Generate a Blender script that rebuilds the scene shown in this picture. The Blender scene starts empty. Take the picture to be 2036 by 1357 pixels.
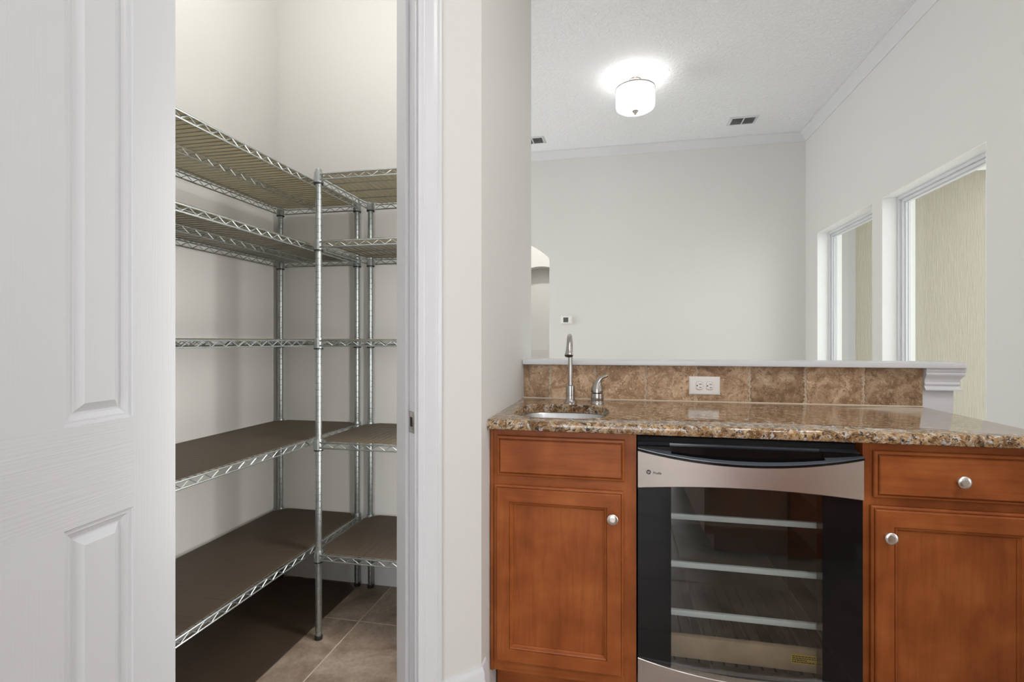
import bpy, bmesh, math, random
from mathutils import Vector, Matrix
random.seed(7)
S = bpy.context.scene
COL = S.collection
PI = math.pi

# ------------------------------------------------------------------ camera, world, lights, exposure
# house axes: X runs along the bar, Y runs away through the bar, Z up. Camera stands in the kitchen.
cam_d = bpy.data.cameras.new('camera'); cam = bpy.data.objects.new('camera', cam_d); COL.objects.link(cam)
cam.location = (0, 0, 1.158); cam.rotation_euler = (PI/2, 0, math.radians(11.8))
cam_d.sensor_width = 36.0; cam_d.lens = 36.0*1008/2036; cam_d.clip_start = 0.02; cam_d.clip_end = 200
S.camera = cam
S.view_settings.view_transform = 'Standard'; S.view_settings.look = 'None'
S.view_settings.gamma = 1.0; S.view_settings.use_curve_mapping = False
S.view_settings.exposure = 0.0

W = bpy.data.worlds.new('sky'); S.world = W; W.use_nodes = True
bg = W.node_tree.nodes['Background']; bg.inputs[0].default_value = (0.965, 0.98, 1.0, 1); bg.inputs[1].default_value = 4.9

def area(name, loc, rot, sx, sy, power, color=(1, 1, 1)):
    d = bpy.data.lights.new(name, 'AREA'); d.shape = 'RECTANGLE'; d.size = sx; d.size_y = sy
    d.energy = power; d.color = color
    o = bpy.data.objects.new(name, d); COL.objects.link(o); o.location = loc; o.rotation_euler = rot
    return o
# area lamps added as daylight fill at unseen openings of kitchen and next room
area('daylight_fill_kitchen', (0.0, -3.12, 1.3), (PI/2, 0, 0), 1.6, 2.0, 10, (0.96, 0.98, 1.0))
area('daylight_fill_side', (4.36, 0.1, 1.3), (PI/2, 0, PI/2), 1.7, 2.1, 24, (0.96, 0.98, 1.0))
area('daylight_fill_dining', (-3.9, 3.7, 1.3), (PI/2, 0, -PI/2), 2.2, 2.0, 6, (0.96, 0.98, 1.0))

# ------------------------------------------------------------------ dimensions
CZ = 3.05                      # ceiling
RW = 1.675                     # right wall face
BW = 5.07                      # far wall face
CX, CY = -0.398, 1.459         # corner between angled pantry wall and return wall
TH = 0.115                     # partition thickness
PL, PB = -1.665, 2.235         # pantry left wall face, back wall face
KY = -3.2                      # kitchen rear wall face
TILE_Y = 2.145                 # backsplash tile face
CTZ = 0.914                    # counter top

# ------------------------------------------------------------------ materials
MATS = {}
def nt(name):
    m = bpy.data.materials.new(name); m.use_nodes = True
    t = m.node_tree; b = t.nodes['Principled BSDF']
    MATS[name] = m
    return m, t, b
def N(t, kind, **kw):
    n = t.nodes.new(kind)
    for k, v in kw.items():
        if k in n.inputs: n.inputs[k].default_value = v
        else: setattr(n, k, v)
    return n
def coords(t, scale=(1, 1, 1), src='Object', rot=(0, 0, 0)):
    c = N(t, 'ShaderNodeTexCoord'); mp = N(t, 'ShaderNodeMapping')
    mp.inputs['Scale'].default_value = scale; mp.inputs['Rotation'].default_value = rot
    t.links.new(c.outputs[src], mp.inputs[0]); return mp.outputs[0]
def worldpos(t, scale=(1, 1, 1)):
    c = N(t, 'ShaderNodeNewGeometry'); mp = N(t, 'ShaderNodeMapping')
    mp.inputs['Scale'].default_value = scale
    t.links.new(c.outputs['Position'], mp.inputs[0]); return mp.outputs[0]
def noise(t, vec, scale, detail=4, rough=0.55, dist=0.0):
    n = N(t, 'ShaderNodeTexNoise'); n.inputs['Scale'].default_value = scale
    n.inputs['Detail'].default_value = detail; n.inputs['Roughness'].default_value = rough
    n.inputs['Distortion'].default_value = dist
    t.links.new(vec, n.inputs['Vector']); return n.outputs['Fac']
def ramp(t, fac, stops, interp='LINEAR'):
    r = N(t, 'ShaderNodeValToRGB'); cr = r.color_ramp; cr.interpolation = interp
    while len(cr.elements) < len(stops): cr.elements.new(0.5)
    for e, (p, c) in zip(cr.elements, stops):
        e.position = p; e.color = (*c, 1) if len(c) == 3 else c
    t.links.new(fac, r.inputs[0]); return r.outputs[0]
def mixc(t, fac, a, b, mode='MIX'):
    m = N(t, 'ShaderNodeMix'); m.data_type = 'RGBA'; m.blend_type = mode
    for s, v in ((0, fac), (6, a), (7, b)):
        if isinstance(v, (int, float)): m.inputs[s].default_value = v
        elif isinstance(v, tuple): m.inputs[s].default_value = (*v, 1)
        else: t.links.new(v, m.inputs[s])
    return m.outputs[2]
def bump(t, b, h, strength, dist=0.01):
    n = N(t, 'ShaderNodeBump'); n.inputs['Strength'].default_value = strength
    n.inputs['Distance'].default_value = dist
    t.links.new(h, n.inputs['Height']); t.links.new(n.outputs[0], b.inputs['Normal'])
def plain(name, col, rough=0.5, metal=0.0, spec=0.5, vary=0.04, nscale=30, bmp=0.0):
    m, t, b = nt(name)
    p = worldpos(t); n = noise(t, p, nscale, 3)
    lo = tuple(max(0, c*(1-vary)) for c in col); hi = tuple(c*(1+vary) for c in col)
    t.links.new(ramp(t, n, [(0.3, lo), (0.7, hi)]), b.inputs['Base Color'])
    b.inputs['Roughness'].default_value = rough; b.inputs['Metallic'].default_value = metal
    b.inputs['Specular IOR Level'].default_value = spec
    if bmp: bump(t, b, n, bmp, 0.002)
    return m

plain('wall_paint', (0.70, 0.69, 0.662), 0.62, spec=0.3, vary=0.012, nscale=140, bmp=0.12)
plain('trim_paint', (0.68, 0.685, 0.705), 0.32, vary=0.01)
plain('reveal_white', (0.86, 0.86, 0.85), 0.5, vary=0.01)
plain('plastic_white', (0.82, 0.79, 0.76), 0.35, vary=0.01)
plain('plastic_gray', (0.62, 0.64, 0.65), 0.35, vary=0.02)
plain('screen_gray', (0.09, 0.10, 0.10), 0.15, vary=0.02)
plain('black_plastic', (0.012, 0.012, 0.013), 0.28, vary=0.05)
plain('black_gloss', (0.008, 0.008, 0.009), 0.06, spec=0.32, vary=0.05)
plain('slate_gloss', (0.085, 0.098, 0.118), 0.16, spec=0.8, vary=0.05)
plain('dark_cavity', (0.01, 0.009, 0.009), 0.8, vary=0.05)
plain('fridge_liner', (0.22, 0.225, 0.22), 0.45, vary=0.04)
plain('shelf_trim', (0.80, 0.83, 0.84), 0.3, spec=0.5, vary=0.02)
plain('chrome', (0.70, 0.70, 0.70), 0.12, metal=1, vary=0.02)
plain('nickel_knob', (0.80, 0.78, 0.75), 0.28, metal=1, vary=0.03)
plain('grout_cream', (0.52, 0.415, 0.315), 0.85, vary=0.12, nscale=90)
plain('caulk', (0.66, 0.56, 0.44), 0.6, vary=0.06)
plain('grout_floor', (0.56, 0.475, 0.39), 0.9, vary=0.1, nscale=60)
plain('bounce_floor', (0.62, 0.58, 0.52), 0.95, vary=0.08, nscale=300)
plain('rubber', (0.015, 0.015, 0.015), 0.5, vary=0.1)
plain('oak_rack', (0.46, 0.32, 0.215), 0.45, vary=0.12, nscale=25)
plain('ink', (0.02, 0.018, 0.017), 0.4, vary=0.02)
plain('badge_silver', (0.55, 0.53, 0.52), 0.35, vary=0.02)
plain('asphalt_ground', (0.66, 0.65, 0.62), 0.9, vary=0.1, nscale=5)
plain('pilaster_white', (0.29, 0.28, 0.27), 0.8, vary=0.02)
plain('soffit_white', (0.85, 0.85, 0.83), 0.7, vary=0.01)
plain('concrete_curb', (0.38, 0.36, 0.33), 0.9, vary=0.08)

# zinc plated steel of the wire shelving
m, t, b = nt('zinc')
n = noise(t, coords(t, (1, 1, 0.4)), 60, 4)
t.links.new(ramp(t, n, [(0.3, (0.36, 0.39, 0.38)), (0.7, (0.47, 0.50, 0.49))]), b.inputs['Base Color'])
b.inputs['Metallic'].default_value = 0.9; b.inputs['Roughness'].default_value = 0.36

# textured ceiling
m, t, b = nt('ceiling_texture')
b.inputs['Base Color'].default_value = (0.85, 0.86, 0.88, 1); b.inputs['Roughness'].default_value = 0.8
p = worldpos(t); n1 = noise(t, p, 42, 3, 0.5, 0.6)
r1 = ramp(t, n1, [(0.42, (0, 0, 0)), (0.60, (1, 1, 1))])
bump(t, b, r1, 0.5, 0.004)

# door skin: embossed grain along one axis
def door_skin(name, sc, st):
    m, t, b = nt(name)
    b.inputs['Base Color'].default_value = (0.63, 0.64, 0.66, 1); b.inputs['Roughness'].default_value = 0.38
    n = noise(t, coords(t, sc), 1.0, 3, 0.5, 0.25)
    bump(t, b, n, st, 0.0025)
door_skin('door_skin_vertical', (330, 330, 7), 0.14); door_skin('door_skin_horizontal', (7, 7, 230), 0.32)

# cherry stained maple
def wood(name, sc, tint=1.0):
    m, t, b = nt(name)
    p = worldpos(t)
    blot = noise(t, p, 9, 3, 0.5, 0.3)
    pg = worldpos(t, sc); g = noise(t, pg, 1.0, 6, 0.6, 0.8)
    c1 = ramp(t, blot, [(0.30, (0.215*tint, 0.056*tint, 0.014*tint)), (0.52, (0.285*tint, 0.080*tint, 0.020*tint)), (0.75, (0.350*tint, 0.110*tint, 0.030*tint))])
    c2 = ramp(t, g, [(0.32, (0.66, 0.60, 0.56)), (0.55, (1, 1, 1)), (0.8, (1.06, 1.05, 1.02))])
    t.links.new(mixc(t, 0.5, c1, c2, 'MULTIPLY'), b.inputs['Base Color'])
    b.inputs['Roughness'].default_value = 0.36; b.inputs['Specular IOR Level'].default_value = 0.25
    bump(t, b, g, 0.04, 0.001)
wood('cherry_vertical', (70, 70, 5), 1.2); wood('cherry_horizontal', (5, 70, 80), 1.2)

# granite
m, t, b = nt('granite')
p = worldpos(t)
w = N(t, 'ShaderNodeTexNoise'); w.inputs['Scale'].default_value = 26; w.inputs['Detail'].default_value = 3
t.links.new(p, w.inputs['Vector'])
va = N(t, 'ShaderNodeVectorMath', operation='MULTIPLY_ADD'); va.inputs[1].default_value = (0.035, 0.035, 0.035)
t.links.new(w.outputs['Color'], va.inputs[0]); t.links.new(p, va.inputs[2])
q = va.outputs[0]
base = ramp(t, noise(t, q, 55, 5, 0.7, 0.4), [(0.28, (0.07, 0.036, 0.016)), (0.41, (0.29, 0.150, 0.050)), (0.50, (0.42, 0.265, 0.125)), (0.60, (0.55, 0.42, 0.285)), (0.74, (0.38, 0.20, 0.06))])
dark = ramp(t, noise(t, q, 85, 5, 0.75, 1.0), [(0.425, (1, 1, 1)), (0.46, (0, 0, 0))])
gray = ramp(t, noise(t, q, 48, 4, 0.65, 1.4), [(0.555, (0, 0, 0)), (0.61, (1, 1, 1))])
base = mixc(t, 1.0, base, ramp(t, noise(t, q, 17, 4, 0.6, 1.2), [(0.38, (0.50, 0.42, 0.34)), (0.55, (1.0, 1.0, 1.0)), (0.7, (1.18, 1.16, 1.12))]), 'MULTIPLY')
c = mixc(t, gray, base, (0.56, 0.54, 0.52))
c = mixc(t, dark, c, (0.035, 0.032, 0.035))
t.links.new(c, b.inputs['Base Color'])
b.inputs['Roughness'].default_value = 0.07; b.inputs['Specular IOR Level'].default_value = 0.5

# travertine, varied per tile
m, t, b = nt('travertine')
oi = N(t, 'ShaderNodeObjectInfo')
p = worldpos(t); sh = N(t, 'ShaderNodeVectorMath', operation='MULTIPLY_ADD')
cv = N(t, 'ShaderNodeCombineXYZ')
for i in range(3): t.links.new(oi.outputs['Random'], cv.inputs[i])
sh.inputs[1].default_value = (13, 7, 5); t.links.new(cv.outputs[0], sh.inputs[0]); t.links.new(p, sh.inputs[2])
n1 = noise(t, sh.outputs[0], 13, 6, 0.7, 1.2); n2 = noise(t, sh.outputs[0], 60, 5, 0.75, 1.5); n3 = noise(t, sh.outputs[0], 110, 3, 0.6, 0.4)
c = ramp(t, n1, [(0.28, (0.125, 0.066, 0.028)), (0.45, (0.255, 0.150, 0.077)), (0.58, (0.39, 0.262, 0.160)), (0.75, (0.55, 0.42, 0.295))])
c = mixc(t, ramp(t, n2, [(0.38, (1, 1, 1)), (0.46, (0, 0, 0))]), c, (0.14, 0.080, 0.042))
c = mixc(t, ramp(t, n3, [(0.60, (0, 0, 0)), (0.68, (0.8, 0.8, 0.8))]), c, (0.50, 0.38, 0.265))
br = N(t, 'ShaderNodeMapRange'); br.inputs['To Min'].default_value = 0.92; br.inputs['To Max'].default_value = 1.55
t.links.new(oi.outputs['Random'], br.inputs[0])
vm = N(t, 'ShaderNodeVectorMath', operation='SCALE'); t.links.new(c, vm.inputs[0]); t.links.new(br.outputs[0], vm.inputs['Scale'])
t.links.new(vm.outputs[0], b.inputs['Base Color']); b.inputs['Roughness'].default_value = 0.5
bump(t, b, n2, 0.25, 0.003)

# stone-look floor tile, varied per tile
m, t, b = nt('floor_tile')
oi = N(t, 'ShaderNodeObjectInfo'); p = worldpos(t)
cv = N(t, 'ShaderNodeCombineXYZ')
for i in range(3): t.links.new(oi.outputs['Random'], cv.inputs[i])
sh = N(t, 'ShaderNodeVectorMath', operation='MULTIPLY_ADD'); sh.inputs[1].default_value = (9, 17, 3)
t.links.new(cv.outputs[0], sh.inputs[0]); t.links.new(p, sh.inputs[2])
n1 = noise(t, sh.outputs[0], 5, 6, 0.65, 0.6); n2 = noise(t, sh.outputs[0], 70, 4, 0.7, 0.5)
c = ramp(t, n1, [(0.32, (0.15, 0.108, 0.080)), (0.5, (0.31, 0.24, 0.187)), (0.68, (0.45, 0.37, 0.30))])
c = mixc(t, 0.45, c, ramp(t, n2, [(0.35, (0.55, 0.52, 0.5)), (0.65, (1.1, 1.1, 1.1))]), 'MULTIPLY')
t.links.new(c, b.inputs['Base Color']); b.inputs['Roughness'].default_value = 0.35
bump(t, b, n2, 0.08, 0.002)

# brown translucent shelf liner, faintly ribbed where it lies on the deck wires
def liner(name, axis, rib):
    m, t, b = nt(name); out = t.nodes['Material Output']
    b.inputs['Base Color'].default_value = (0.086, 0.062, 0.051, 1); b.inputs['Roughness'].default_value = 0.42
    tr = N(t, 'ShaderNodeBsdfTranslucent'); tr.inputs[0].default_value = (0.80, 0.74, 0.58, 1)
    mx = N(t, 'ShaderNodeMixShader'); mx.inputs[0].default_value = 0.50
    n = noise(t, worldpos(t), 12, 3)
    if rib:
        w = N(t, 'ShaderNodeTexWave'); w.wave_type = 'BANDS'; w.bands_direction = axis; w.inputs['Scale'].default_value = 2*PI/(20*0.0262); w.inputs['Distortion'].default_value = 0.3
        t.links.new(coords(t), w.inputs['Vector'])
        r = ramp(t, w.outputs['Fac'], [(0.80, (0, 0, 0)), (1.0, (1, 1, 1))])
        bump(t, b, r, 0.5, 0.003)
    else: bump(t, b, n, 0.05, 0.004)
    t.links.new(b.outputs[0], mx.inputs[1]); t.links.new(tr.outputs[0], mx.inputs[2]); t.links.new(mx.outputs[0], out.inputs[0])
liner('shelf_liner_y', 'Y', True); liner('shelf_liner_x', 'X', True); liner('shelf_liner_flat', 'X', False)

# brushed stainless steel (horizontal brushing) and satin nickel
def brushed(name, col, sc, rough, aniso=0.0):
    m, t, b = nt(name)
    n = noise(t, worldpos(t, sc), 1.0, 4, 0.6)
    lo = tuple(x*0.86 for x in col)
    t.links.new(ramp(t, n, [(0.3, lo), (0.7, col)]), b.inputs['Base Color'])
    b.inputs['Metallic'].default_value = 1; b.inputs['Roughness'].default_value = rough
    if aniso:
        b.inputs['Anisotropic'].default_value = aniso
        tg = N(t, 'ShaderNodeTangent'); tg.direction_type = 'RADIAL'; tg.axis = 'Z'
        t.links.new(tg.outputs[0], b.inputs['Tangent'])
    bump(t, b, n, 0.05, 0.0005)
brushed('stainless', (0.80, 0.76, 0.735), (8, 8, 900), 0.27, 0.85)
brushed('sink_steel', (0.62, 0.63, 0.64), (300, 300, 20), 0.3)
brushed('satin_nickel', (0.50, 0.475, 0.45), (200, 200, 30), 0.26)

# tinted door glass and clear window glass: a fixed part mirrors, the rest passes
def glass(name, refl, tint, rough=0.0):
    m, t, b = nt(name); out = t.nodes['Material Output']
    t.nodes.remove(b)
    g = N(t, 'ShaderNodeBsdfGlossy'); g.inputs['Roughness'].default_value = rough; g.inputs['Color'].default_value = (1, 1, 1, 1)
    tr = N(t, 'ShaderNodeBsdfTransparent'); tr.inputs[0].default_value = (*tint, 1)
    mx = N(t, 'ShaderNodeMixShader'); mx.inputs[0].default_value = refl
    t.links.new(tr.outputs[0], mx.inputs[1]); t.links.new(g.outputs[0], mx.inputs[2]); t.links.new(mx.outputs[0], out.inputs[0])
glass('fridge_glass', 0.075, (0.84, 0.86, 0.85)); glass('window_glass', 0.05, (0.96, 0.98, 0.97))

# pale yellow woodgrain stucco outside
m, t, b = nt('yellow_stucco')
n = noise(t, worldpos(t, (95, 95, 7)), 1.0, 4, 0.6, 0.4)
t.links.new(ramp(t, n, [(0.3, (0.255, 0.230, 0.180)), (0.7, (0.29, 0.263, 0.206))]), b.inputs['Base Color'])
b.inputs['Roughness'].default_value = 0.85; bump(t, b, n, 0.6, 0.01)

# lamp glass that glows
def emit(name, col, s):
    m, t, b = nt(name)
    b.inputs['Base Color'].default_value = (0.9, 0.9, 0.88, 1)
    b.inputs['Emission Color'].default_value = (*col, 1); b.inputs['Emission Strength'].default_value = s
emit('lamp_shade_glow', (1.0, 0.985, 0.96), 0.85); emit('bulb_glow', (1.0, 0.95, 0.88), 4.0)

# warning sticker: yellow with dark print lines
m, t, b = nt('sticker_yellow')
b.inputs['Base Color'].default_value = (0.62, 0.40, 0.05, 1); b.inputs['Roughness'].default_value = 0.5

# ------------------------------------------------------------------ mesh helpers
class MB:
    def __init__(s): s.v = []; s.f = []
    def add(s, vs, fs):
        o = len(s.v); s.v += [tuple(x) for x in vs]; s.f += [tuple(i+o for i in f) for f in fs]; return s
    def box(s, x0, x1, y0, y1, z0, z1):
        vs = [(x, y, z) for z in (z0, z1) for y in (y0, y1) for x in (x0, x1)]
        return s.add(vs, [(0, 2, 3, 1), (4, 5, 7, 6), (0, 1, 5, 4), (2, 6, 7, 3), (0, 4, 6, 2), (1, 3, 7, 5)])
    def cbox(s, x0, x1, y0, y1, z0, z1, e=0.003):
        """box with chamfered edges"""
        e = min(e, (x1-x0)*.45, (y1-y0)*.45, (z1-z0)*.45)
        bm = bmesh.new(); vs = [bm.verts.new((x, y, z)) for z in (z0, z1) for y in (y0, y1) for x in (x0, x1)]
        for f in [(0, 2, 3, 1), (4, 5, 7, 6), (0, 1, 5, 4), (2, 6, 7, 3), (0, 4, 6, 2), (1, 3, 7, 5)]: bm.faces.new([vs[i] for i in f])
        bmesh.ops.bevel(bm, geom=list(bm.edges), offset=e, segments=2, profile=0.6, affect='EDGES')
        bm.verts.index_update()
        s.add([v.co[:] for v in bm.verts], [[v.index for v in f.verts] for f in bm.faces]); bm.free(); return s
    def loft(s, loops, close_ring=True, cap0=False, cap1=False):
        n = len(loops[0]); vs = [p for l in loops for p in l]; fs = []
        for k in range(len(loops)-1):
            for i in range(n if close_ring else n-1):
                j = (i+1) % n
                fs.append((k*n+i, k*n+j, (k+1)*n+j, (k+1)*n+i))
        if cap0: fs.append(tuple(range(n-1, -1, -1)))
        if cap1: fs.append(tuple((len(loops)-1)*n+i for i in range(n)))
        return s.add(vs, fs)
    def prism(s, poly, z0, z1):
        return s.loft([[(x, y, z0) for x, y in poly], [(x, y, z1) for x, y in poly]], True, True, True)
    def lathe(s, prof, seg=24, c=(0, 0, 0), axis='z', cap=True):
        loops = []
        for r, h in prof:
            L = []
            for i in range(seg):
                a = 2*PI*i/seg; x, y = r*math.cos(a), r*math.sin(a)
                p = (x, y, h) if axis == 'z' else ((x, -h, y) if axis == '-y' else (h, x, y))
                L.append((c[0]+p[0], c[1]+p[1], c[2]+p[2]))
            loops.append(L)
        return s.loft(loops, True, cap, cap)
    def tube(s, path, r, n=6, cap=True):
        path = [Vector(p) for p in path]; loops = []
        rs = r if isinstance(r, (list, tuple)) else [r]*len(path)
        up = None
        for i, p in enumerate(path):
            d = (path[min(i+1, len(path)-1)] - path[max(i-1, 0)]).normalized()
            if up is None: up = Vector((0, 0, 1)) if abs(d.z) < 0.9 else Vector((0, 1, 0))
            a = d.cross(up).normalized(); bb = a.cross(d).normalized(); up = bb
            loops.append([tuple(p + rs[i]*(math.cos(2*PI*k/n)*a + math.sin(2*PI*k/n)*bb)) for k in range(n)])
        return s.loft(loops, True, cap, cap)
    def xf(s, fn): s.v = [tuple(fn(*p)) for p in s.v]; return s
    def mesh(s, name, off=(0, 0, 0), smooth=0):
        me = bpy.data.meshes.new(name)
        me.from_pydata([(a-off[0], b-off[1], c-off[2]) for a, b, c in s.v], [], s.f)
        bm = bmesh.new(); bm.from_mesh(me); bmesh.ops.recalc_face_normals(bm, faces=bm.faces); bm.to_mesh(me); bm.free()
        if smooth:
            me.polygons.foreach_set('use_smooth', [True]*len(me.polygons)); me.set_sharp_from_angle(angle=math.radians(smooth))
        me.update(); return me
    def build(s, name, mat, parent=None, smooth=0, **tags):
        """world-space mesh linked as one object; origin at the parent's origin or at the mesh's base centre"""
        if parent is not None: off = wloc(parent)
        else:
            xs, ys, zs = zip(*s.v); off = ((min(xs)+max(xs))/2, (min(ys)+max(ys))/2, min(zs))
        me = s.mesh(name, off, smooth); me.materials.append(MATS[mat])
        o = bpy.data.objects.new(name, me); COL.objects.link(o)
        if parent is not None: o.parent = parent
        else: o.location = off
        for k, v in tags.items(): o[k] = v
        return o
def wloc(o):
    p = Vector((0, 0, 0))
    while o is not None: p += o.location; o = o.parent
    return p
def thing(name, loc, label, cat, group=None, kind=None):
    o = bpy.data.objects.new(name, None); COL.objects.link(o); o.location = loc; o.empty_display_size = 0.1
    o['label'] = label; o['category'] = cat
    if group: o['group'] = group
    if kind: o['kind'] = kind
    return o
def struct(mb, name, mat, label, cat, parent=None, smooth=0):
    return mb.build(name, mat, parent, smooth, kind='structure', label=label, category=cat)
def copy_tree(o, parent=None):
    c = o.copy(); COL.objects.link(c); c.parent = parent
    for ch in list(o.children): copy_tree(ch, c)
    return c
def share(src, loc, parent):
    c = src.copy(); COL.objects.link(c); c.parent = parent; c.location = loc; return c

# ------------------------------------------------------------------ setting: floor with tiles
WO_ = RW+0.19
TS = 0.457; GX, GY = -1.047, 1.922
fl = MB().box(-4.2, WO_, KY-0.1, 7.2, -0.12, -0.0022).box(WO_, 4.6, KY-0.1, 1.2, -0.12, -0.0022)
floor = struct(fl, 'floor', 'grout_floor', 'stone-look tile floor with pale grout running through pantry and kitchen', 'floor')
tm = MB().cbox(-TS/2+0.003, TS/2-0.003, -TS/2+0.003, TS/2-0.003, -0.008, 0.0, 0.002).mesh('tile'); tm.materials.append(MATS['floor_tile'])
fo = wloc(floor)
for i in range(-2, 13):
    for j in range(-11, 1):
        x, y = GX+(i+0.5)*TS, GY+(j+0.5)*TS
        if y < KY or x > 4.5 or (x > 1.9 and y > 1.1): continue
        o = bpy.data.objects.new('tile', tm); COL.objects.link(o); o.parent = floor
        o.location = (x-fo.x, y-fo.y, 0-fo.z)

struct(MB().box(-4.0, RW, 2.3796, BW, -0.004, 0.002), 'floor_dining', 'bounce_floor', 'pale unseen floor added to bounce light beyond the bar', 'floor')  # unseen pale floor added to bounce light up to the ceiling
# ceiling
struct(MB().box(-4.2, RW+0.2, KY-0.1, BW+0.15, CZ, CZ+0.1).box(RW+0.2, 4.5, KY-0.1, 1.2, CZ, CZ+0.1), 'ceiling', 'ceiling_texture', 'pale gray ceiling with sprayed knockdown texture', 'ceiling')

# walls -------------------------------------------------------------
# right wall with two window openings
SILL, HEAD = 0.55, 2.086
WIN = [(2.756, 3.707), (3.832, 4.795)]
WO = RW+0.19
mb = MB()
ys = [1.1, WIN[0][0], WIN[0][1], WIN[1][0], WIN[1][1], BW+0.12]
for k in range(5):
    if k in (1, 3):
        mb.box(RW, WO, ys[k], ys[k+1], 0, SILL); mb.box(RW, WO, ys[k], ys[k+1], HEAD, CZ)
    else: mb.box(RW, WO, ys[k], ys[k+1], 0, CZ)
struct(mb, 'wall_right', 'wall_paint', 'off-white side wall with two deep window openings', 'wall')
struct(MB().box(WO, 4.5, 1.1, 1.2, 0, CZ), 'wall_extension', 'wall_paint', 'plain wall closing the unseen extension beside the kitchen', 'wall')  # unseen kitchen extension added so side light comes from farther off
mb = MB().box(4.4, 4.5, KY-0.1, -0.75, 0, CZ).box(4.4, 4.5, 0.95, 1.1, 0, CZ).box(4.4, 4.5, -0.75, 0.95, 2.36, CZ).box(4.4, 4.5, -0.75, 0.95, 0, 0.24)
struct(mb, 'wall_extension_right', 'wall_paint', 'unseen extension end wall around an opening added for side light', 'wall')
# far wall with arched doorway
def arch_pts(cx, hw, spring, rise, n=24):
    R = (hw*hw+rise*rise)/(2*rise); cz = spring+rise-R; a0 = math.asin(hw/R)
    return [(cx+R*math.sin(a), cz+R*math.cos(a)) for a in [a0-2*a0*i/n for i in range(n+1)]]
AR = arch_pts(-1.21, 0.535, 1.993, 0.235)
poly = [(RW+0.0, 0), (RW, CZ), (-4.0, CZ), (-4.0, 0), (-1.745, 0)] + AR[::-1] + [(-0.675, 0)]
mb = MB().loft([[(x, BW, z) for x, z in poly], [(x, BW+0.13, z) for x, z in poly]], True, True, True)
struct(mb, 'wall_back', 'wall_paint', 'wide off-white far wall with an arched doorway at its end', 'wall')
# hall beyond the arch with an arched art niche in its wall
HY = 6.4
NI = arch_pts(-0.965, 0.36, 1.93, 0.18); NB = 1.046
hole = [(-1.325, NB)] + NI[::-1] + [(-0.605, NB)]
mb = MB()
mb.box(-2.6, -1.325, HY, HY+0.1, 0, CZ); mb.box(-0.605, 0.3, HY, HY+0.1, 0, CZ); mb.box(-1.325, -0.605, HY, HY+0.1, 0, NB)
top = NI[::-1] + [(-0.605, CZ), (-1.325, CZ)]
mb.loft([[(x, HY, z) for x, z in top], [(x, HY+0.1, z) for x, z in top]], True, True, True)
mb.loft([[(x, HY+0.1, z) for x, z in hole], [(x, HY+0.2, z) for x, z in hole]], True, False, True)
struct(mb, 'wall_hall', 'wall_paint', 'cream hall wall with an arched display niche seen through the arch', 'wall')
struct(MB().box(-2.7, -2.6, BW+0.13, HY+0.3, 0, CZ), 'wall_hall_left', 'wall_paint', 'plain end wall closing the hall beyond the arch', 'wall')
struct(MB().box(0.3, 0.4, BW+0.13, HY+0.3, 0, CZ), 'wall_hall_right', 'wall_paint', 'plain side wall of the hall beyond the arch', 'wall')
struct(MB().box(-2.7, 0.4, BW+0.15, HY+0.4, CZ, CZ+0.1), 'ceiling_hall', 'ceiling_texture', 'ceiling of the hall beyond the arch', 'ceiling')
# next room left end: piers around an unseen opening added for daylight
mb = MB().box(-4.1, -4.0, 2.2, 2.5, 0, CZ).box(-4.1, -4.0, 4.9, BW+0.1, 0, CZ).box(-4.1, -4.0, 2.5, 4.9, 2.35, CZ).box(-4.1, -4.0, 2.5, 4.9, 0, 0.25)
struct(mb, 'wall_left', 'wall_paint', 'end wall of the next room around an opening added for daylight', 'wall')
# pantry shell
ir = 0.0337; io = TH/math.sqrt(2)
struct(MB().prism([(CX, CY), (CX, 2.345), (CX-TH, 2.345), (CX-TH, CY-ir+io)], 0, CZ), 'wall_return', 'wall_paint', 'off-white return wall between pantry doorway and bar', 'wall')
struct(MB().box(-4.0, CX-TH, PB, PB+0.11, 0, CZ), 'wall_pantry_back', 'wall_paint', 'plain back wall of the pantry behind the wire shelving', 'wall')
struct(MB().box(PL-TH, PL, 0.19, PB, 0, CZ), 'wall_pantry_left', 'wall_paint', 'plain side wall of the pantry behind the long shelving unit', 'wall')
# angled pantry wall: frame (d along the wall towards the camera, n out of the wall into the kitchen)
R2 = math.sqrt(0.5)
def wf(d, n, z): return (CX-d*R2+n*R2, CY-d*R2-n*R2, z)
OD0, OD1, OH = 0.1957, 0.8007, 2.46           # rough opening
mb = MB()
mb.prism([wf(0, 0, 0)[:2], wf(OD0, 0, 0)[:2], wf(OD0, -TH, 0)[:2], (CX-TH, CY-ir+io)], 0, CZ)
a = MB().box(OD1, 1.78, -TH, 0, 0, CZ).box(OD0, OD1, -TH, 0, OH, CZ).xf(wf); mb.add(a.v, a.f)
struct(mb, 'wall_pantry_front', 'wall_paint', 'angled off-white wall holding the pantry doorway', 'wall')
ex, ey, _ = wf(1.78, 0, 0)
struct(MB().box(ex-0.12, ex, KY, ey+0.06, 0, CZ), 'wall_kitchen_left', 'wall_paint', 'plain left wall of the kitchen beyond the open door', 'wall')
# kitchen rear wall around an unseen opening added to let daylight in
mb = MB().box(ex, -0.8, KY-0.1, KY, 0, CZ).box(0.8, 4.4, KY-0.1, KY, 0, CZ).box(-0.8, 0.8, KY-0.1, KY, 2.35, CZ).box(-0.8, 0.8, KY-0.1, KY, 0, 0.25)
struct(mb, 'wall_front', 'wall_paint', 'rear kitchen wall around an opening added for daylight', 'wall')

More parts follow.
